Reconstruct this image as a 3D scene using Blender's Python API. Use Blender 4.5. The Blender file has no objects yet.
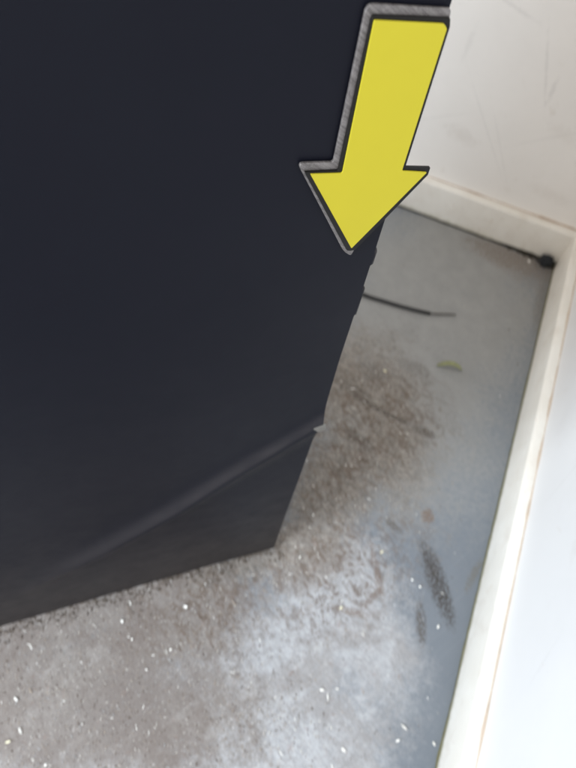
import bpy, math, random
from mathutils import Vector, Matrix, noise
random.seed(7)
S = bpy.context.scene
COL = S.collection

# ---------------------------------------------------------------- camera
K = 0.12 / 0.09
CAM = Vector((-0.412, -1.492, 1.263))
RGT = Vector((0.916, 0.389, 0.102)); FWD = Vector((-0.114, 0.495, -0.861)).normalized()
RGT = (RGT - FWD * RGT.dot(FWD)).normalized(); UPV = RGT.cross(FWD).normalized()
FPX = 573.05
cd = bpy.data.cameras.new('camera'); cam = bpy.data.objects.new('camera', cd); COL.objects.link(cam)
m = Matrix((RGT, UPV, -FWD)).transposed().to_4x4(); m.translation = CAM; cam.matrix_world = m
cd.sensor_fit = 'HORIZONTAL'; cd.sensor_width = 36; cd.lens = 36 * FPX / 576
cd.clip_start = 0.01; cd.clip_end = 50
cd.dof.use_dof = True; cd.dof.focus_distance = 0.42; cd.dof.aperture_fstop = 7.5; cd.dof.aperture_ratio = 1.5; cd.dof.aperture_rotation = math.radians(35)
S.camera = cam

# ---------------------------------------------------------------- light
W = bpy.data.worlds.new('World'); S.world = W; W.use_nodes = True
W.node_tree.nodes['Background'].inputs[0].default_value = (1.0, 0.925, 0.85, 1)
W.node_tree.nodes['Background'].inputs[1].default_value = 0.95
def area(name, loc, target, sx, sy, power, col):
    l = bpy.data.lights.new(name, 'AREA'); l.shape = 'RECTANGLE'; l.size = sx; l.size_y = sy
    l.energy = power; l.color = col
    o = bpy.data.objects.new(name, l); COL.objects.link(o); o.location = loc
    o.rotation_euler = (Vector(target) - Vector(loc)).to_track_quat('-Z', 'Y').to_euler()
    return o
area('doorway_light', (-2.0, -3.2, 1.7), (-0.1, -1.1, 0.1), 1.2, 1.9, 94, (0.80, 0.90, 1.0))
S.view_settings.view_transform = 'Standard'; S.view_settings.look = 'None'
S.view_settings.exposure = 0.62; S.view_settings.gamma = 1.0; S.view_settings.use_curve_mapping = False
S.render.engine = 'CYCLES'

# ---------------------------------------------------------------- helpers
def ray(px, py): return RGT * ((px - 288) / FPX) + UPV * ((384 - py) / FPX) + FWD
def fl(px, py, z=0.0):
    d = ray(px, py); return CAM + d * ((z - CAM.z) / d.z)
def onx(px, py, x):
    d = ray(px, py); return CAM + d * ((x - CAM.x) / d.x)
def ony(px, py, y):
    d = ray(px, py); return CAM + d * ((y - CAM.y) / d.y)
FA = fl(272, 549); FB = fl(0, 627)
FU = (FA - FB).normalized(); FN = FU.cross(Vector((0, 0, 1))).normalized()
if (CAM - FA).dot(FN) < 0: FN = -FN
def face(px, py, off=0.0):                      # -> (u, z) on the cabinet's front plane, off metres in front of it
    d = ray(px, py); p = CAM + d * (((FA + FN * off) - CAM).dot(FN) / d.dot(FN))
    return ((p - FA).dot(FU), p.z)
def fw(u, z, off=0.0): return FA + FU * u + FN * off + Vector((0, 0, z))

def mesh(name, vs, fs, mat=None, parent=None, smooth=False, label=None, cat=None, group=None, kind=None, origin=None):
    me = bpy.data.meshes.new(name)
    if origin is not None: vs = [Vector(v) - origin for v in vs]
    me.from_pydata([tuple(v) for v in vs], [], fs); me.update()
    if smooth:
        for p in me.polygons: p.use_smooth = True
    o = bpy.data.objects.new(name, me); COL.objects.link(o)
    if origin is not None: o.location = origin
    if mat: me.materials.append(mat)
    if parent: o.parent = parent
    tagp(o, label, cat, group, kind); return o
def tagp(o, label=None, cat=None, group=None, kind=None):
    for k, v in (('label', label), ('category', cat), ('group', group), ('kind', kind)):
        if v: o[k] = v
def empty(name, loc, label, cat, group=None):
    o = bpy.data.objects.new(name, None); COL.objects.link(o); o.location = loc
    o.empty_display_size = 0.02; tagp(o, label, cat, group); return o
def put(o, root):                                # parent keeping world place (roots are only translated)
    o.parent = root; o.location = o.location - root.location
def bevel(o, w, seg=2):
    b = o.modifiers.new('bevel', 'BEVEL'); b.width = w; b.segments = seg; b.limit_method = 'ANGLE'
    for p in o.data.polygons: p.use_smooth = True
    o.data.set_sharp_from_angle(angle=math.radians(35))

# ---------------------------------------------------------------- materials
class NT:
    def __init__(s, name):
        s.m = bpy.data.materials.new(name); s.m.use_nodes = True; s.t = s.m.node_tree
        s.b = s.t.nodes['Principled BSDF']; s.pos = s.t.nodes.new('ShaderNodeNewGeometry').outputs['Position']
    def n(s, typ, **kw):
        n = s.t.nodes.new(typ)
        for k, v in kw.items(): setattr(n, k, v)
        return n
    def L(s, a, b):
        if hasattr(a, 'is_linked'): s.t.links.new(a, b)
        else: b.default_value = a
    def math(s, op, a, b=None, c=None, clamp=False):
        n = s.n('ShaderNodeMath', operation=op, use_clamp=clamp); s.L(a, n.inputs[0])
        if b is not None: s.L(b, n.inputs[1])
        if c is not None: s.L(c, n.inputs[2])
        return n.outputs[0]
    def vmath(s, op, a, b=None):
        n = s.n('ShaderNodeVectorMath', operation=op); s.L(a, n.inputs[0])
        if b is not None: s.L(b, n.inputs[1])
        return n
    def map(s, v, loc=(0,0,0), rot=(0,0,0), sc=(1,1,1)):
        n = s.n('ShaderNodeMapping', vector_type='TEXTURE'); s.L(v, n.inputs[0])
        n.inputs[1].default_value = loc; n.inputs[2].default_value = rot; n.inputs[3].default_value = sc
        return n.outputs[0]
    def noise(s, scale, detail=4, rough=.55, vec=None, dist=0.0, color=False):
        n = s.n('ShaderNodeTexNoise'); s.L(vec if vec is not None else s.pos, n.inputs['Vector'])
        n.inputs['Scale'].default_value = scale; n.inputs['Detail'].default_value = detail
        n.inputs['Roughness'].default_value = rough; n.inputs['Distortion'].default_value = dist
        return n.outputs['Color' if color else 'Fac']
    def ramp(s, v, a, b, clamp=True):            # smoothstep from a to b
        n = s.n('ShaderNodeMapRange', interpolation_type='SMOOTHSTEP'); s.L(v, n.inputs[0])
        n.inputs[1].default_value = a; n.inputs[2].default_value = b
        if a > b: n.inputs[1].default_value = b; n.inputs[2].default_value = a; n.inputs[3].default_value = 1; n.inputs[4].default_value = 0
        return n.outputs[0]
    def mix(s, f, a, b, mode='MIX'):
        n = s.n('ShaderNodeMix', data_type='RGBA', blend_type=mode); s.L(f, n.inputs[0])
        for q, i in ((a, 6), (b, 7)):
            if isinstance(q, tuple) and len(q) == 3: q = q + (1,)
            s.L(q, n.inputs[i])
        return n.outputs[2]
    def blob(s, c, r, ang=0.0, soft=.6, wob=None, wv=None):   # stain with a shape of its own, 1 inside -> 0 outside
        v = s.map(wv if wv is not None else s.pos, loc=(c[0], c[1], c[2] if len(c) > 2 else 0), rot=(0, 0, ang), sc=(r[0], r[1], r[2] if len(r) > 2 else 1e3))
        l = s.vmath('LENGTH', v).outputs['Value']
        if wob is not None: l = s.math('ADD', l, wob)
        return s.ramp(l, 1.0 + soft, 1.0 - soft)
    def bump(s, h, strength=.3, dist=.002):
        n = s.n('ShaderNodeBump'); n.inputs['Strength'].default_value = strength; n.inputs['Distance'].default_value = dist
        s.L(h, n.inputs['Height']); s.t.links.new(n.outputs[0], s.b.inputs['Normal'])
    def out(s, col, rough=.5, spec=.5, metal=0):
        if isinstance(col, tuple) and len(col) == 3: col = col + (1,)
        s.L(col, s.b.inputs['Base Color']); s.L(rough, s.b.inputs['Roughness'])
        s.b.inputs['Specular IOR Level'].default_value = spec; s.b.inputs['Metallic'].default_value = metal
        return s.m
def plain(name, col, rough=.6, spec=.4, var=.25, scale=60, bump=.2, metal=0):
    t = NT(name); f = t.noise(scale, 4)
    d = tuple(c * (1 - var) for c in col)
    t.bump(f, bump, .0006); return t.out(t.mix(f, d, col), rough, spec, metal)

# --- floor: grey paint, worn through to dusty concrete with dirt
def floor_material():
    t = NT('painted_floor')
    big = t.noise(5, 5, .6); mid = t.noise(22, 5, .65); fine = t.noise(110, 5, .7)
    ga = math.atan2((UPV * .8 - RGT * .5).y, (UPV * .8 - RGT * .5).x)
    gl = t.noise(1.0, 5, .75, vec=t.map(t.pos, rot=(0, 0, ga), sc=(1/60, 1/150, 1/100)), dist=.3)
    gs = t.noise(1.0, 4, .75, vec=t.map(t.pos, rot=(0, 0, ga), sc=(1/190, 1/420, 1/200)), dist=.2)
    gm = t.noise(38, 5, .7)
    grit = t.math('ADD', t.math('ADD', t.math('MULTIPLY', gl, .42), t.math('MULTIPLY', gs, .28)), t.math('MULTIPLY', gm, .30))
    wobf = t.math('MULTIPLY_ADD', t.noise(85, 5, .75), 3.0, -1.5); wob = t.math('ADD', wobf, t.math('MULTIPLY_ADD', mid, 1.6, -.8))
    wob2 = t.math('MULTIPLY_ADD', big, 1.2, -.6)
    wobb = t.math('ADD', t.math('MULTIPLY', wob, .45), wob2)
    paint = t.mix(t.ramp(big, .3, .7), (.128, .148, .174), (.155, .175, .200))
    col = paint
    def B(px, py, rx, ry, ang=0, soft=.6, w=wobb):
        p = fl(px, py); return t.blob((p.x, p.y), (rx, ry), math.radians(ang), soft, w)
    def U(*l):
        r = l[0]
        for q in l[1:]: r = t.math('MAXIMUM', r, q)
        return r
    far_light = U(B(430, 300, .30, .55, -10, .5), B(400, 400, .26, .3, 0, .6))  # warm ambient brightness of the far floor, painted in as paler grey
    col = t.mix(t.math('MULTIPLY', far_light, .9), col, t.mix(t.ramp(mid, .3, .7), (.250, .252, .246), (.292, .292, .284)))
    # pale rubbed concrete
    pale = U(B(250, 690, .30, .17, 60, .35), B(335, 600, .15, .16, 60, .4), B(110, 740, .40, .2, 40, .4), B(372, 640, .09, .14, 40, .6), B(300, 768, .22, .12, 60, .5))
    sp = t.ramp(grit, .36, .66)
    palecol = t.mix(sp, (.29, .295, .305), (.46, .47, .49))
    col = t.mix(t.math('MULTIPLY', pale, .95), col, palecol)
    # taupe dirt lower left
    taupe = U(B(60, 700, .34, .13, 20, .4), B(150, 640, .22, .10, 45, .4), B(205, 610, .10, .06, 45, .5), B(60, 622, .26, .07, 38, .5), B(150, 600, .16, .06, 38, .5))
    tc = t.mix(sp, (.150, .128, .114), (.250, .227, .208))
    col = t.mix(t.math('MULTIPLY', taupe, .95), col, tc)
    # brown dirt beside the cabinet
    brown = U(B(335, 480, .10, .20, -8, .6), B(385, 420, .10, .20, 25, .75), B(345, 380, .09, .16, 20, .7), B(300, 545, .12, .07, 45, .6), B(255, 562, .12, .04, 40, .6))
    bc = t.mix(t.ramp(grit, .40, .62), (.105, .088, .072), (.31, .28, .245))
    col = t.mix(t.math('MULTIPLY', brown, .85), col, bc)
    # uneven patches, smeared
    pt = t.ramp(t.noise(9, 5, .7, vec=t.map(t.pos, loc=(5, 2, 0)), dist=.6), .42, .60)
    col = t.mix(t.math('MULTIPLY', t.math('MULTIPLY', pt, U(pale, taupe)), .42), col, (.165, .142, .128))
    pt2 = t.ramp(t.noise(6, 6, .75, vec=t.map(t.pos, loc=(1, 7, 0)), dist=.3), .38, .62)
    dk = U(taupe, B(180, 630, .16, .10, 38, .7), B(90, 760, .2, .09, 20, .7))
    col = t.mix(t.math('MULTIPLY', t.math('MULTIPLY', pt2, dk), .42), col, (.115, .088, .076))
    lt = t.ramp(t.noise(13, 6, .75, vec=t.map(t.pos, loc=(4, 4, 0)), dist=.5), .52, .66)
    col = t.mix(t.math('MULTIPLY', t.math('MULTIPLY', lt, U(pale, taupe)), .20), col, (.46, .45, .44))
    # clotted reddish brown grime
    cl = t.ramp(t.noise(34, 6, .78, vec=t.map(t.pos, rot=(0, 0, ga), sc=(1, .6, 1)), dist=.9), .48, .58)
    cz = U(B(350, 440, .12, .26, 0, .8), B(400, 410, .12, .10, 0, .9), B(330, 575, .20, .11, 45, .8), B(210, 615, .14, .07, 40, .8))
    col = t.mix(t.math('MULTIPLY', t.math('MULTIPLY', cl, cz), .75), col, (.105, .072, .052))
    cl2 = t.ramp(t.noise(50, 5, .75, vec=t.map(t.pos, loc=(9, 2, 0)), dist=.5), .60, .68)
    col = t.mix(t.math('MULTIPLY', t.math('MULTIPLY', cl2, U(pale, cz)), .45), col, (.21, .135, .105))
    n2 = t.noise(75, 4, .8); spk = t.ramp(n2, .56, .70)
    zone = U(pale, taupe, brown)
    col = t.mix(t.math('MULTIPLY', t.math('MULTIPLY', spk, zone), .35), col, (.15, .112, .088))
    n3 = t.noise(95, 3, .7, vec=t.map(t.pos, loc=(3, 1, 0))); wsp = t.ramp(n3, .62, .72)
    col = t.mix(t.math('MULTIPLY', t.math('MULTIPLY', wsp, zone), .35), col, (.72, .71, .69))
    # single dark stains
    brk = t.noise(1.0, 5, .8, vec=t.map(t.pos, rot=(0, 0, ga), sc=(1/150, 1/260, 1)), dist=.4)
    str_ = t.noise(1.0, 3, .6, vec=t.map(t.pos, rot=(0, 0, math.radians(112)), sc=(1/30, 1/240, 1)))
    sw = t.math('MULTIPLY_ADD', str_, 1.8, -.7)
    def D(px, py, rx, ry, ang, soft=.7, w=None, op=.7, c=(.075, .062, .052)):
        op = min(.95, op * 1.25)
        nonlocal col
        f = B(px, py, rx * 1.2, ry * 1.2, ang, .9, t.math('MULTIPLY', w if w is not None else wob, .35))
        f = t.ramp(t.math('MULTIPLY', t.math('MULTIPLY', f, 1.35), t.ramp(brk, .40, .60)), .12, .62)
        col = t.mix(t.math('MULTIPLY', f, op), col, c)
    D(437, 582, .017, .066, 36, .5, sw, .76, (.045, .037, .032))
    D(441, 590, .007, .050, 36, .5, None, .76, (.04, .033, .028))
    D(433, 572, .006, .040, 38, .5, None, .76, (.04, .033, .028))
    D(421, 624, .008, .030, 20, .6, None, .7)
    D(428, 516, .011, .012, 0, .5, None, .7, (.14, .09, .06))
    D(377, 572, .006, .045, 30, .6, None, .6, (.13, .085, .06))
    D(371, 599, .005, .026, -22, .6, None, .5, (.13, .085, .06))
    D(352, 612, .03, .006, 10, .6, None, .5, (.15, .10, .07))
    D(394, 526, .018, .006, -20, .6, None, .6)
    D(368, 403, .032, .006, -8, .6, None, .76)
    D(394, 417, .045, .005, -2, .7, wob, .76)
    D(352, 388, .04, .012, -10, .7, None, .6)
    D(360, 440, .03, .012, -20, .7, None, .5)
    D(424, 432, .024, .009, 0, .6, None, .7)
    D(372, 372, .03, .02, 0, .8, None, .4)
    D(415, 368, .03, .015, 0, .8, None, .35)
    D(522, 262, .12, .035, 0, .9, None, .6, (.17, .13, .10))
    D(505, 262, .10, .03, -20, .9, None, .3, (.16, .13, .11))
    D(545, 300, .02, .10, 0, .8, None, .45, (.12, .10, .08))
    D(474, 575, .006, .03, -12, .5, None, .6, (.13, .12, .1))
    D(150, 690, .10, .04, 40, .9, None, .35, (.17, .15, .14))
    D(60, 745, .12, .05, 30, .9, None, .3, (.17, .15, .14))
    # long rubbed drag streaks on the paint
    st = t.noise(1.0, 2, .5, vec=t.map(t.pos, rot=(0, 0, math.radians(60)), sc=(1/6, 1/160, 1)))
    col = t.mix(t.math('MULTIPLY', t.ramp(st, .55, .8), .07), col, (.42, .43, .44))
    rough = t.math('MULTIPLY_ADD', zone, .32, .40)
    h = t.math('ADD', t.math('MULTIPLY', t.math('MULTIPLY', grit, zone), 1.2), t.math('MULTIPLY', fine, .12))
    t.bump(h, .5, .003)
    return t.out(col, rough, .45)

def wall_material(name, base, marks, axis):
    t = NT(name); n1 = t.noise(3, 5, .6); n2 = t.noise(45, 4, .6)
    col = t.mix(t.ramp(n1, .3, .7), tuple(c * .95 for c in base), base)
    bl = t.ramp(t.noise(16, 6, .8, dist=.4), .60, .74)
    col = t.mix(t.math('MULTIPLY', bl, .22), col, (.50, .42, .34))
    wob = t.math('MULTIPLY_ADD', t.noise(70, 5, .75), 2.6, -1.2)
    for (p, ang, r1, r2, op, c) in marks:
        rot = (0, ang, 0) if axis == 'y' else (ang, 0, 0)
        sc = (r1, 1e3, r2) if axis == 'y' else (1e3, r1, r2)
        v = t.map(t.pos, loc=tuple(p), rot=rot, sc=sc)
        l = t.math('ADD', t.vmath('LENGTH', v).outputs['Value'], wob)
        col = t.mix(t.math('MULTIPLY', t.ramp(l, 1.5, .3), op * .38), col, c)
    t.bump(n2, .15, .001)
    return t.out(col, .55, .35)

def skirting_material():
    t = NT('skirting_gloss_paint'); n = t.noise(7, 5, .7); n2 = t.noise(60, 4, .7)
    col = t.mix(t.ramp(n, .35, .7), (.70, .675, .62), (.76, .745, .70))
    chip = t.ramp(t.noise(24, 6, .8), .60, .68); sm_ = t.ramp(t.noise(9, 5, .75, vec=t.map(t.pos, loc=(2, 3, 1))), .52, .68)
    col = t.mix(t.math('MULTIPLY', sm_, .38), col, (.56, .50, .44))
    col = t.mix(t.math('MULTIPLY', chip, .35), col, (.50, .40, .30))
    sz = t.n('ShaderNodeSeparateXYZ'); t.L(t.pos, sz.inputs[0])
    low = t.math('MULTIPLY', t.ramp(t.math('ADD', sz.outputs[2], t.math('MULTIPLY_ADD', n2, .03, -.012)), .022, .004), .7)
    col = t.mix(low, col, (.33, .32, .22))
    t.bump(n2, .12, .001)
    return t.out(col, t.math('MULTIPLY_ADD', n, .2, .28), .5)

def cabinet_material():
    t = NT('black_cabinet_paint'); n = t.noise(6, 4); f = t.noise(900, 2, .5); d = t.noise(28, 5, .7)
    col = t.mix(n, (.0045, .0048, .0085), (.0062, .0064, .0106))
    sz = t.n('ShaderNodeSeparateXYZ'); t.L(t.pos, sz.inputs[0])
    dust = t.math('MULTIPLY', t.ramp(t.math('ADD', sz.outputs[2], t.math('MULTIPLY', d, .3)), .62, .05), .13)  # dust here is the floor's brownish reflection, painted in towards the bottom
    col = t.mix(dust, col, (.20, .17, .145))
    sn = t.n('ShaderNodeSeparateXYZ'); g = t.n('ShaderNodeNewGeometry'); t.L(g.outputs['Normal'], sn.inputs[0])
    crease_highlight = t.math('MULTIPLY', t.ramp(sn.outputs[2], .05, .34), t.math('MULTIPLY_ADD', d, .22, .02))  # crease highlight, painted as paler colour on up-facing slopes
    col = t.mix(crease_highlight, col, (.21, .185, .175))
    t.bump(f, .06, .0003)
    return t.out(col, t.math('MULTIPLY_ADD', d, .18, .36), .10)

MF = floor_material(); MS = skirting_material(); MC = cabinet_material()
brn = (.42, .36, .30); gry = (.45, .43, .42)
Y = lambda px, py: ony(px, py, 0.02); X = lambda px, py: onx(px, py, 0.02)
MWB = wall_material('back_wall_paint', (.86, .835, .80), [
    (Y(460, 136), .2, .050, .022, .42, brn), (Y(546, 70), 1.15, .10, .004, .5, gry), (Y(552, 92), 1.5, .035, .006, .6, gry),
    (Y(468, 46), 1.6, .045, .007, .35, gry), (Y(507, 3), .25, .09, .005, .5, gry), (Y(486, 130), .9, .16, .003, .35, gry),
    (Y(440, 118), -.5, .09, .003, .3, gry), (Y(562, 135), .3, .04, .02, .25, brn), (Y(550, 196), .1, .07, .02, .3, brn),
    (Y(500, 150), 1.0, .12, .003, .3, gry), (Y(545, 140), -.6, .10, .004, .25, gry)], 'y')
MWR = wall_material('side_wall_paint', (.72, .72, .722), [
    (X(572, 545), .1, .03, .015, .25, brn), (X(560, 480), 1.2, .10, .003, .3, gry), (X(560, 420), .3, .04, .02, .2, gry),
    (X(540, 660), .8, .05, .005, .25, gry)], 'x')

# ---------------------------------------------------------------- the setting
T = 0.026; HS = 0.12
def box(x0, x1, y0, y1, z0, z1):
    v = [(x, y, z) for z in (z0, z1) for y in (y0, y1) for x in (x0, x1)]
    return v, [(0, 2, 3, 1), (4, 5, 7, 6), (0, 1, 5, 4), (2, 6, 7, 3), (0, 4, 6, 2), (1, 3, 7, 5)]
v, f = box(-3.5, T + .1, -4.5, T + .1, -.1, 0)
mesh('floor', v, f, MF, kind='structure')
v, f = box(-3.5, T + .1, T, T + .1, 0.002, 2.5)
mesh('back_wall', v, f, MWB, kind='structure')
v, f = box(T, T + .1, -4.5, T - .001, 0.002, 2.5)
mesh('side_wall', v, f, MWR, kind='structure')

def skirting(name, along, length, label):
    # cross-section (distance from wall front, z); front plane at 0, wall at T; rounded top shoulder
    prof = [(T - .001, .0), (0.0, .0), (0.0, HS - .006), (.0016, HS - .0018), (.006, HS), (T - .006, HS + .0015), (T - .001, HS + .001)]
    vs, fs = [], []; n = int(length / .02)
    for i in range(n + 1):
        s = i * length / n
        for j, (d, z) in enumerate(prof):
            if along == 'x':
                bot = .0035 + .0028 * noise.noise((s * 5, 1, 0)) + .0012 * noise.noise((s * 30, 3, 0))
                if s < .28: bot += .006 * (1 - s / .28) * (1 + noise.noise((s * 60, 0, 4)))
            else: bot = .0006
            dd = d + (.0012 * noise.noise((s * 3, j * .1, 7)) if d < T - .01 else 0)
            zz = max(z, bot) + (.0010 * noise.noise((s * 6, 9, j * .2)) if z > .05 else 0)
            inner = min(dd, T)                      # mitre at the inside corner
            if along == 'x': vs.append((-s + inner if i == 0 else -s, dd, zz))
            else: vs.append((dd, -s + inner if i == 0 else -s, zz))
    m_ = len(prof)
    for i in range(n):
        for j in range(m_ - 1):
            a = i * m_ + j; q = (a, a + 1, a + m_ + 1, a + m_)
            fs.append(q if along == 'x' else q[::-1])
    o = mesh(name, vs, fs, MS, smooth=True, label=label, cat='skirting board')
    o.data.set_sharp_from_angle(angle=math.radians(50))
    # brown old filler where board meets wall
    vs, fs = [], []; k = int(length / .008)
    for i in range(k + 1):
        s = i * length / k; h = max(.0002, .0018 + .0036 * noise.noise((s * 14, 5, 2)) + .0012 * noise.noise((s * 70, 5, 8)))
        if along == 'x' and s < .12: h += .002
        for (a, b) in ((T - .0012 - h, HS - .002), (T - .0012 - h * .8, HS + .0015 + h * .4), (T + .0005, HS + .0025 + h)):
            vs.append((-s, a, b) if along == 'x' else (a, -s, b))
    for i in range(k):
        for j in range(2):
            a = i * 3 + j; fs.append((a, a + 1, a + 4, a + 3))
    mesh('filler_line', vs, fs, MFILL, o, smooth=True)
    return o
MFILL = plain('old_brown_filler', (.56, .46, .37), .8, .2, .3, 50)
skirting('skirting_board', 'x', 3.2, 'cream painted skirting board along the far wall with a dark gap beneath')
skirting('skirting_board', 'y', 4.2, 'cream painted skirting board running down the right side beside the bright wall')

# dark dirt packed in the joint under the far skirting
MDIRT = plain('black_packed_dirt', (.022, .021, .020), .9, .15, .5, 90, .5)
vs, fs = [], []; n = 260
for i in range(n + 1):
    s = i * 1.5 / n; w = .0015 + .0022 * (1 + noise.noise((s * 18, 2, 2))) + (.007 * max(0, 1 - s / .22) * (1 + noise.noise((s * 50, 2, 7))))
    for (a, b) in ((.004, .0055), (-w * .4, .004), (-w, .0006)): vs.append((-s, a, b + .0008 * noise.noise((s * 80, a * 50, 0))))
for i in range(n):
    for j in range(2): a = i * 3 + j; fs.append((a, a + 1, a + 4, a + 3))
mesh('packed_dirt', vs, fs, MDIRT, smooth=True, kind='stuff', label='thin line of black dirt packed under the far skirting board', cat='dirt')
MGRIME = plain('olive_joint_grime', (.17, .16, .09), .85, .2, .5, 70, .4)
vs, fs = [], []; n = 300
for i in range(n + 1):
    s = i * 2.0 / n; w = max(.0004, .0016 + .0020 * noise.noise((s * 9, 4, 2)) + .0015 * noise.noise((s * 45, 4, 7)))
    for (a, b) in ((.0004 - .002 * 0, .0045), (-w * .5, .0022), (-w, .0004)): vs.append((a - .0008, -s, b))
for i in range(n):
    for j in range(2): a = i * 3 + j; fs.append((a, a + 3, a + 4, a + 1))
mesh('joint_grime', vs, fs, MGRIME, smooth=True, kind='stuff', label='olive grime line where the right skirting board meets the floor', cat='grime')

# ---------------------------------------------------------------- the cabinet
WID, HGT, DEP = .74, 1.62, .44
rootc = empty('metal_cabinet', FA - FU * WID / 2, 'large black painted metal cabinet with a long diagonal crease near its bottom edge', 'cabinet')
epts = [(452, 0), (386, 216), (356, 309.5), (341, 355), (327.5, 400), (322.5, 418), (318, 428), (315, 436), (300, 477), (284, 520), (274, 548)]
euz = sorted([(face(*p)[1], face(*p)[0]) for p in epts])
euz[0] = (0, euz[0][1])
def edge_u(z):
    if z >= euz[-1][0]: return euz[-1][1]
    for (z0, u0), (z1, u1) in zip(euz, euz[1:]):
        if z <= z1: return u0 + (u1 - u0) * (z - z0) / (z1 - z0)
crease = [face(*p) for p in ((20, 592), (60, 571), (106, 548), (177, 508), (236, 471), (280, 446), (319, 423.5))]
def crease_d(u, z):                             # signed height above the crease, and how far along it (0..1)
    if u <= crease[0][0]: i = 0
    elif u >= crease[-1][0]: i = len(crease) - 2
    else: i = max(k for k in range(len(crease) - 1) if crease[k][0] <= u)
    (u0, z0), (u1, z1) = crease[i], crease[i + 1]
    zz = z0 + (z1 - z0) * (u - u0) / (u1 - u0); c = math.cos(math.atan2(z1 - z0, u1 - u0))
    return (z - zz) * c, (u - crease[0][0]) / (crease[-1][0] - crease[0][0])
def sm(x): x = max(0, min(1, x)); return x * x * (3 - 2 * x)
def dent(u, z):
    d, s = crease_d(u, z)
    a = sm(s / .40 + .22) * (1 - .38 * sm((s - .6) / .4))
    up = .040 - .022 * sm(s)                    # width of the lit slope above the fold
    if d >= 0: r = math.exp(-(d / up) ** 1.6)
    else: r = math.exp(-(d / .019) ** 2) * 1.0
    h = .0110 * a * r
    h -= .004 * a * sm(-d / .05) * math.exp(-max(0, -d - .05) / .25)
    return h + .0012 * noise.noise((u * 4, z * 3, 0))
nu, zs = 150, []
z = .004
while z < HGT: zs.append(z); z += .006 if z < .85 else .03
zs.append(HGT)
vs, fs = [], []
for z in zs:
    eu = edge_u(z)
    for i in range(nu + 1):
        t = i / nu; u = -WID + (eu + WID) * t
        vs.append(fw(u, z, dent(u, z)))
N = nu + 1
for j in range(len(zs) - 1):
    for i in range(nu): a = j * N + i; fs.append((a, a + 1, a + N + 1, a + N))
# folded return along the visible right edge and the bottom
def ret(idx, dirv, depth):
    base = len(vs)
    for k in idx: vs.append(vs[k] + dirv * depth)
    for q in range(len(idx) - 1): fs.append((idx[q], base + q, base + q + 1, idx[q + 1]))
ret([j * N + nu for j in range(len(zs))], -FN, .012)
ret([i for i in range(N)][::-1], -FN, .012)
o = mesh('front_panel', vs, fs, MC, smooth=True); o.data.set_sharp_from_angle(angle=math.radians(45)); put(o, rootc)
def cbox(name, u0, u1, d0, d1, z0, z1, mat=None, bw=.0015, **k):
    v, f = box(u0, u1, d0, d1, z0, z1)
    v = [fw(a, c, -b) for a, b, c in v]
    o = mesh(name, v, f, mat or MC, origin=None, **k)
    bevel(o, bw); put(o, rootc); return o
cbox('side_panel', -.013, -.003, .010, DEP, .004, HGT)
cbox('side_panel', -WID + .002, -WID + .012, .010, DEP, .004, HGT)
cbox('back_panel', -WID + .013, -.014, DEP - .008, DEP - .002, .006, HGT - .002)
cbox('top_panel', -WID + .001, -.001, .004, DEP + .001, HGT + .001, HGT + .012)
# hinge seen beyond the edge
hu, hz = face(377, 263)
h = cbox('hinge', -.003, hu + .0008, .004, .016, hz - .009, hz + .011, bw=.003)
hu2, hz2 = face(366, 302)
cbox('latch_lug', -.003, hu2 - .0034, .002, .011, hz2 - .022, hz2 + .018, bw=.002)
# bare metal where the fold has cracked the paint
MCHIP = plain('bare_metal_nick', (.15, .14, .125), .6, .4, .3, 80)
c0 = [face(*p) for p in ((312, 424.8), (318, 422), (324, 419.5), (323.5, 424.5), (320, 427.5), (316, 426.5))]
vs = [fw(u, z, dent(min(u, edge_u(z)), z) + .0012) for u, z in c0]; vs += [v - FN * .003 for v in vs]
fs = [(0, 1, 2, 3, 4, 5), (11, 10, 9, 8, 7, 6)] + [(i, i + 6, (i + 1) % 6 + 6, (i + 1) % 6) for i in range(6)]
o = mesh('paint_chip', vs, fs, MCHIP, label='small pale nick at the right end of the crease'); put(o, rootc)

# ---------------------------------------------------------------- the arrow sign
def brushed():
    t = NT('brushed_metal')
    n = t.noise(1.0, 4, .7, vec=t.map(t.pos, rot=(0, math.radians(35), math.radians(40)), sc=(1/60, 1/60, 1/900)))
    g = t.noise(1.0, 3, .7, vec=t.map(t.pos, rot=(math.radians(50), 0, 0), sc=(1/2500, 1/2500, 1/90)))
    f = t.ramp(t.math('ADD', t.math('MULTIPLY', n, .5), t.math('MULTIPLY', g, .5)), .38, .60)
    t.bump(g, .2, .0003)
    return t.out(t.mix(f, (.075, .066, .062), (.21, .19, .183)), .42, .5, .35)
MB = brushed()
MK = plain('black_plastic', (.008, .007, .006), .5, .2, .2, 80)
MY = plain('yellow_enamel', (.445, .378, .022), .6, .2, .05, 40, .04)
def rounded(pts, rads, seg=5):
    out = []; n = len(pts)
    for i, (p, r) in enumerate(zip(pts, rads)):
        p = Vector(p); a = Vector(pts[i - 1]); b = Vector(pts[(i + 1) % n])
        if r <= 0: out.append(p); continue
        da = (a - p); db = (b - p); ra = min(r, da.length * .45); rb = min(r, db.length * .45)
        A = p + da.normalized() * ra; B = p + db.normalized() * rb
        for k in range(seg + 1):
            q = k / seg; out.append(A * (1 - q) ** 2 + p * 2 * q * (1 - q) + B * q * q)
    return out
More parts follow.
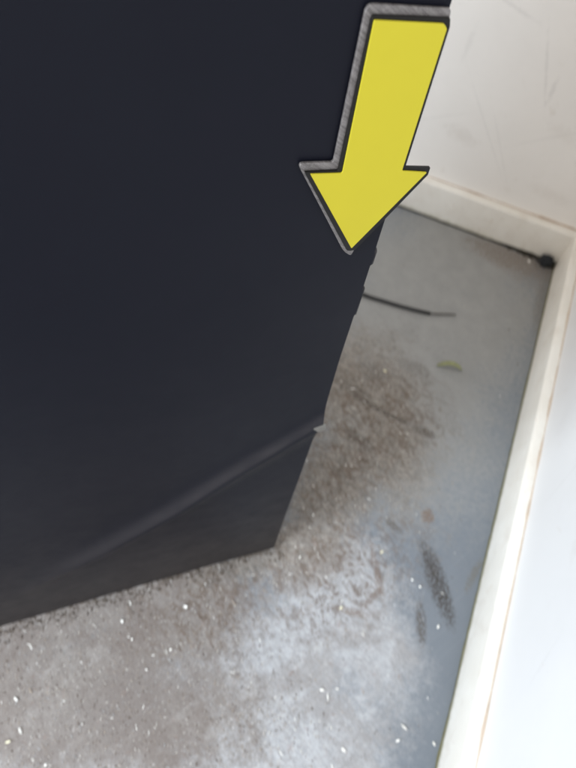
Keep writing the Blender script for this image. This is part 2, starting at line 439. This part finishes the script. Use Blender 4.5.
def plate(name, pts, rads, off, thick, mat, bw=.0003):
    pp = rounded(pts, rads); w = []
    for x, y in pp: u, z = face(x, y, off); w.append(fw(u, z, off))
    n = len(w); vs = w + [v - FN * thick for v in w]
    fs = [tuple(range(n)), tuple(range(2 * n - 1, n - 1, -1))] + [(i, i + n, (i + 1) % n + n, (i + 1) % n) for i in range(n)]
    o = mesh(name, vs, fs, mat)
    import bmesh
    bm = bmesh.new(); bm.from_mesh(o.data); bmesh.ops.recalc_face_normals(bm, faces=bm.faces); bm.to_mesh(o.data); bm.free()
    if bw: bevel(o, bw)
    put(o, roots); return o
u_, z_ = face(372, 130)
roots = empty('arrow_sign', fw(u_, z_, 0), 'yellow arrow pointing down with black edge and brushed metal backing on the black cabinet', 'arrow sign')
plate('metal_backing', [(367, 4), (451.5, 9), (449, 22), (400.5, 166), (402, 190), (353.5, 251), (351, 256), (343.5, 251.5), (299, 166.5), (301.5, 163.5), (333.5, 162.5)],
      [9, 3, 0, 0, 0, 2, 3, 5, 3, 3, 3], .0030, .0020, MB)
plate('black_plate', [(372.5, 15.5), (450.5, 18.5), (450, 27), (405.5, 167), (430.5, 167.5), (428, 175), (354.5, 250.5), (347, 251), (304.5, 172.5), (338.5, 170.8)],
      [4, 1, 1, 2, 1, 1, 2, 2, 2, 2], .0048, .0018, MK)
plate('yellow_face', [(374.5, 20.5), (444.5, 24), (447, 29), (402, 171), (427, 172.5), (351.5, 248.5), (310.5, 174.5), (342.5, 173.5)],
      [2, 2, 1, 2, 1, 1, 1, 2], .0058, .0010, MY, .0004)

# ---------------------------------------------------------------- small things on the floor
def tube(name, pts, rads, mat, parent=None, seg=8, **k):
    vs, fs = [], []
    for i, p in enumerate(pts):
        d = (pts[min(i + 1, len(pts) - 1)] - pts[max(i - 1, 0)]).normalized()
        a = d.cross(Vector((0, 0, 1))).normalized(); b = a.cross(d)
        for q in range(seg):
            t = 2 * math.pi * q / seg; vs.append(p + (a * math.cos(t) + b * math.sin(t)) * rads[i])
    for i in range(len(pts) - 1):
        for q in range(seg): fs.append((i * seg + q, i * seg + (q + 1) % seg, (i + 1) * seg + (q + 1) % seg, (i + 1) * seg + q))
    fs.append(tuple(range(seg))[::-1]); fs.append(tuple(range((len(pts) - 1) * seg, len(pts) * seg)))
    return mesh(name, vs, fs, mat, parent, smooth=True, **k)
MWIRE = plain('black_rubber', (.020, .020, .022), .55, .4, .3, 60)
MTIP = plain('dull_grey_wire', (.16, .15, .14), .5, .5, .3, 60, metal=.5)
rw = empty('cable', fl(430, 313), 'thin black cable end with a grey tip sticking out from behind the cabinet', 'cable')
pp = [fl(x, y, .006) for x, y in ((340, 286), (355, 291), (370, 297), (385, 301.5), (400, 306), (415, 310), (430, 313.5))]
o = tube('cable_sleeve', pp, [.0050] * 7, MWIRE); put(o, rw)
pp = [fl(x, y, .005) for x, y in ((429, 313.3), (438, 314), (447, 314), (456, 314.5))]
o = tube('bare_tip', pp, [.0028, .0027, .0024, .0018], MTIP); put(o, rw)

# curled leaf
def leaf(name, pts, wid, mat, label, cat):
    vs, fs = [], []; org = pts[len(pts) // 2].copy()
    for i, p in enumerate(pts):
        t = i / (len(pts) - 1); d = (pts[min(i + 1, len(pts) - 1)] - pts[max(i - 1, 0)]).normalized()
        a = d.cross(Vector((0, 0, 1))).normalized(); w = wid * math.sin(math.pi * min(.97, .06 + t * .9)) ** .8
        for (q, zz) in ((-1, .006), (-.5, .0015), (0, 0), (.5, .0015), (1, .006)): vs.append(p + a * w * q + Vector((0, 0, zz * w / wid)))
    for i in range(len(pts) - 1):
        for q in range(4): k = i * 5 + q; fs.append((k, k + 1, k + 6, k + 5))
    o = mesh(name, vs, fs, mat, smooth=True, label=label, cat=cat, origin=org)
    s = o.modifiers.new('thick', 'SOLIDIFY'); s.thickness = .0008; return o
MLEAF = plain('dry_yellow_green_leaf', (.36, .38, .19), .6, .3, .5, 70)
leaf('leaf', [fl(x, y, z) for x, y, z in ((437, 365.5, .002), (442, 364.5, .006), (448, 364, .010), (454, 365, .011), (459, 367.5, .008), (462, 370.5, .002))], .0062, MLEAF,
     'curled yellow green leaf sliver lying on the grey floor', 'leaf')

# lumps
def lump(name, c, r, mat, sc=(1, 1, .7), seed=0, sub=2, **k):
    import bmesh
    bm = bmesh.new(); bmesh.ops.create_icosphere(bm, subdivisions=sub, radius=1)
    for v in bm.verts:
        n = 1 + .75 * noise.noise(v.co * 2.1 + Vector((seed, 0, 0)))
        v.co = Vector((v.co.x * sc[0] * r * n, v.co.y * sc[1] * r * n, v.co.z * sc[2] * r * n))
    me = bpy.data.meshes.new(name); bm.to_mesh(me); bm.free(); me.materials.append(mat)
    o = bpy.data.objects.new(name, me); COL.objects.link(o); o.location = c; tagp(o, **k); return o
MLUMP = plain('blue_black_lump', (.030, .034, .040), .8, .3, .5, 70, .8)
p = fl(547, 256, .016); p.y = min(p.y, -.021); p.x = min(p.x, -.024)
lump('debris_lump', Vector((p.x, p.y, .017)), .020, MLUMP, (1.0, .72, .95), 3, 3, label='blue black lump of debris wedged in the corner of the skirting boards', cat='debris')
MCRUM = plain('dark_crumb', (.05, .045, .035), .9, .2, .4, 80)
g = 'dark crumbs along the foot of the far skirting board'
for i, (x, y, r, lab) in enumerate([(533, 253, .008, 'dark crumb touching the left side of the corner lump'), (519, 250, .006, 'dark crumb midway along the dirty stretch by the far skirting'),
                                    (510, 246, .005, 'dark crumb at the left end of the dirty stretch by the far skirting'), (554, 268, .008, 'dark crumb against the right skirting just below the corner lump')]):
    q = fl(x, y, r * .5); q.y = min(q.y, -.004 - r * .6); q.x = min(q.x, -.003 - r * .9)
    lump('crumb', q, r, MCRUM, (1.3, .8, .7), i * 5, 1, label=lab, cat='crumb', group=g)

# white flakes one can pick out
MFLAKE = plain('white_flake', (.82, .81, .77), .6, .4, .15, 90)
MYEL = plain('cream_flake', (.72, .68, .50), .6, .4, .2, 90)
FG = 'pale flakes scattered on the floor'
flakes = [
 (132, 639, 4.5, 60, 'bright white flake on the brown dirt below the middle of the cabinet'),
 (186, 607, 4.5, -30, 'white flake close under the cabinet bottom edge'),
 (146, 670, 5, 0, 'wide white flake on brown dirt below the brightest flake'),
 (122, 621, 4, -50, 'small white flake near the cabinet edge, above the brightest flake'),
 (20, 731, 7, -60, 'long white splinter at the lower left of the floor'),
 (16, 699, 6, -55, 'thin pale splinter above the long white one at lower left'),
 (82, 724, 5, 20, 'white flake on the grey dust at the bottom left'),
 (8, 742, 4, 10, 'small cream flake nearest the lower left corner'),
 (46, 765, 4, 0, 'white flake cut by the bottom edge at the left'),
 (170, 650, 3.5, 30, 'left flake of a close pair on the brown dirt'),
 (177, 646, 3.5, 60, 'right flake of a close pair on the brown dirt'),
 (130, 603, 4, -60, 'pale flake tucked against the bottom of the cabinet'),
 (382, 552, 5.5, 35, 'cream flake beside the brown curved stain on the open floor'),
 (412, 580, 4.5, -40, 'upper flake of the pair left of the dark smear'),
 (420, 587, 4, -45, 'lower flake of the pair left of the dark smear'),
 (322, 690, 4, -35, 'left one of two flakes side by side on the rubbed floor'),
 (337, 689, 4, 10, 'right one of two flakes side by side on the rubbed floor'),
 (404, 727, 6, -55, 'long white flake on blue grey paint near the right skirting'),
 (344, 750, 6, -40, 'white flake nearest the bottom edge at the middle of the floor'),
 (398, 741, 4, 20, 'faint white flake just below the long one near the skirting'),
 (434, 744, 4, -60, 'white flake right against the right skirting at the bottom'),
 (438, 627, 3.5, 60, 'pale flake below the dark smear on the painted floor'),
 (341, 608, 4, 20, 'cream flake left of the end of the brown curved stain'),
 (385, 371, 4, 0, 'cream flake on the dirt level with the green leaf'),
 (346, 465, 5, 30, 'pale bluish flake in the brown dirt right of the cabinet'),
 (313, 515, 4.5, -10, 'white flake beside the lower right edge of the cabinet'),
 (529, 261, 4, -50, 'white crumb on the rusty floor in front of the corner lump'),
 (300, 557, 4, 60, 'white flake by the bottom corner of the cabinet'),
 (500, 396, 3.5, -55, 'tiny white flake on clean grey paint beside the right skirting'),
]
for i, (x, y, s, a, lab) in enumerate(flakes):
    q = fl(x, y, .0022); L_ = s * random.uniform(.55, 1.25) * .0008 * (CAM - q).length / 1.3 * 1.25
    ad = math.radians(a); im = (RGT * math.cos(ad) + UPV * math.sin(ad)); im.z = 0; im.normalize()
    pr = Vector((-im.y, im.x, 0)); w = L_ * (.42 if s > 4.6 else .62)
    n = 6; vs = []
    for k in range(n):
        t = 2 * math.pi * k / n + .3; rr = 1 + random.uniform(-.5, .3)
        vs.append(q + im * L_ * math.cos(t) * rr + pr * w * math.sin(t) * rr + Vector((0, 0, random.uniform(-.0008, .0016))))
    vs += [v_ + Vector((0, 0, -.0012)) for v_ in vs]
    fs = [tuple(range(n)), tuple(range(2 * n - 1, n - 1, -1))] + [(k, k + n, (k + 1) % n + n, (k + 1) % n) for k in range(n)]
    mesh('paint_flake', vs, fs, MYEL if 'cream' in lab else MFLAKE, label=lab, cat='flake', group=FG, origin=q)

# loose grit and fibres, beyond counting
def inpoly_blobs(blobs):
    def f(p):
        return max(math.exp(-((p.x - c.x) ** 2 + (p.y - c.y) ** 2) / (r * r)) for c, r in blobs)
    return f
dens = inpoly_blobs([(fl(60, 700), .28), (fl(200, 640), .20), (fl(300, 580), .14), (fl(340, 480), .15), (fl(375, 420), .14), (fl(250, 720), .16), (fl(350, 390), .12)])
def grit(name, n, s0, s1, mats, label, cat, elong=2.2):
    vs, fs, mi = [], [], []; c = 0; tries = 0
    base = math.atan2((UPV * .8 - RGT * .6).y, (UPV * .8 - RGT * .6).x)
    while c < n and tries < n * 30:
        tries += 1
        p = Vector((random.uniform(-.95, -.02), random.uniform(-1.75, -.2), 0))
        if random.random() > dens(p) ** 1.3 * .98 + .012: continue
        if (p - FA).dot(FN) < .004 and (p - FA).dot(FU) < .02 and (p - FA).dot(FN) > -DEP - .02: continue
        s = random.uniform(s0, s1) * (1 if random.random() < .9 else 1.5); a = base + random.gauss(0, .6); e = random.uniform(1, elong)
        d = Vector((math.cos(a), math.sin(a), 0)); q = Vector((-d.y, d.x, 0)); k = len(vs); h = s * random.uniform(.4, .9)
        vs += [p - d * s * e + q * s * .2, p - q * s * .6, p + d * s * e, p + q * s * .7 + d * s * .3, p + Vector((0, 0, h)) + d * s * .2]
        vs[k].z = random.uniform(0, h)
        fs += [(k, k + 1, k + 4), (k + 1, k + 2, k + 4), (k + 2, k + 3, k + 4), (k + 3, k, k + 4)]
        mi += [random.randrange(len(mats))] * 4; c += 1
    o = mesh(name, vs, fs, None, kind='stuff', label=label, cat=cat)
    for m_ in mats: o.data.materials.append(m_)
    for p_, i in zip(o.data.polygons, mi): p_.material_index = i
MG = [plain('grit_brown', (.11, .08, .06), .9, .2), plain('grit_tan', (.34, .29, .24), .9, .2), plain('grit_pale', (.58, .56, .52), .8, .3), plain('grit_grey', (.36, .36, .36), .9, .2)]
grit('loose_grit', 9000, .0005, .0014, [MG[0], MG[0], MG[1], MG[1], MG[2], MG[3]], 'fine brown and grey grit spread over the worn floor', 'grit')
grit('loose_fibre', 420, .0008, .0017, [MG[2], MG[2], MG[1], MG[3], MFLAKE], 'pale fibres and dust shreds lying on the worn floor', 'fibre', 4.5)

MGF = plain('swept_grime_dust', (.16, .13, .105), .95, .1, .5, 60)
def foot_grime(n):
    vs, fs = [], []
    for _ in range(n):
        u = -WID + (WID + .02) * random.random(); d = abs(random.gauss(0, .016)) * (1 + 1.5 * noise.noise((u * 12, 0, 0))) - .004
        s_ = random.uniform(.0006, .0020); c = fw(u, s_ * .3, d); k = len(vs); a = random.uniform(0, 6.28)
        D_ = Vector((math.cos(a), math.sin(a), 0)); Q_ = Vector((-D_.y, D_.x, 0)); e = random.uniform(1, 3)
        vs += [c - D_ * s_ * e, c - Q_ * s_ * .6, c + D_ * s_ * e, c + Q_ * s_ * .6, c + Vector((0, 0, s_ * random.uniform(.6, 1.6)))]
        fs += [(k, k + 1, k + 4), (k + 1, k + 2, k + 4), (k + 2, k + 3, k + 4), (k + 3, k, k + 4)]
    mesh('swept_grime', vs, fs, MGF, kind='stuff', label='dark crumbly grime gathered along the bottom edge of the cabinet', cat='grime')
foot_grime(1300)

for (x, y, r_, lab) in [(541, 256, .010, 'flat dark crumb leaning against the left side of the corner lump'), (526, 251.5, .007, 'dark crumb between two others on the dirty stretch by the far skirting')]:
    q = fl(x, y, r_ * .5); q.y = min(q.y, -.004 - r_ * .6); q.x = min(q.x, -.003 - r_ * .9)
    lump('crumb', q, r_, MCRUM, (1.3, .9, .8), r_ * 900, 2, label=lab, cat='crumb', group=g)
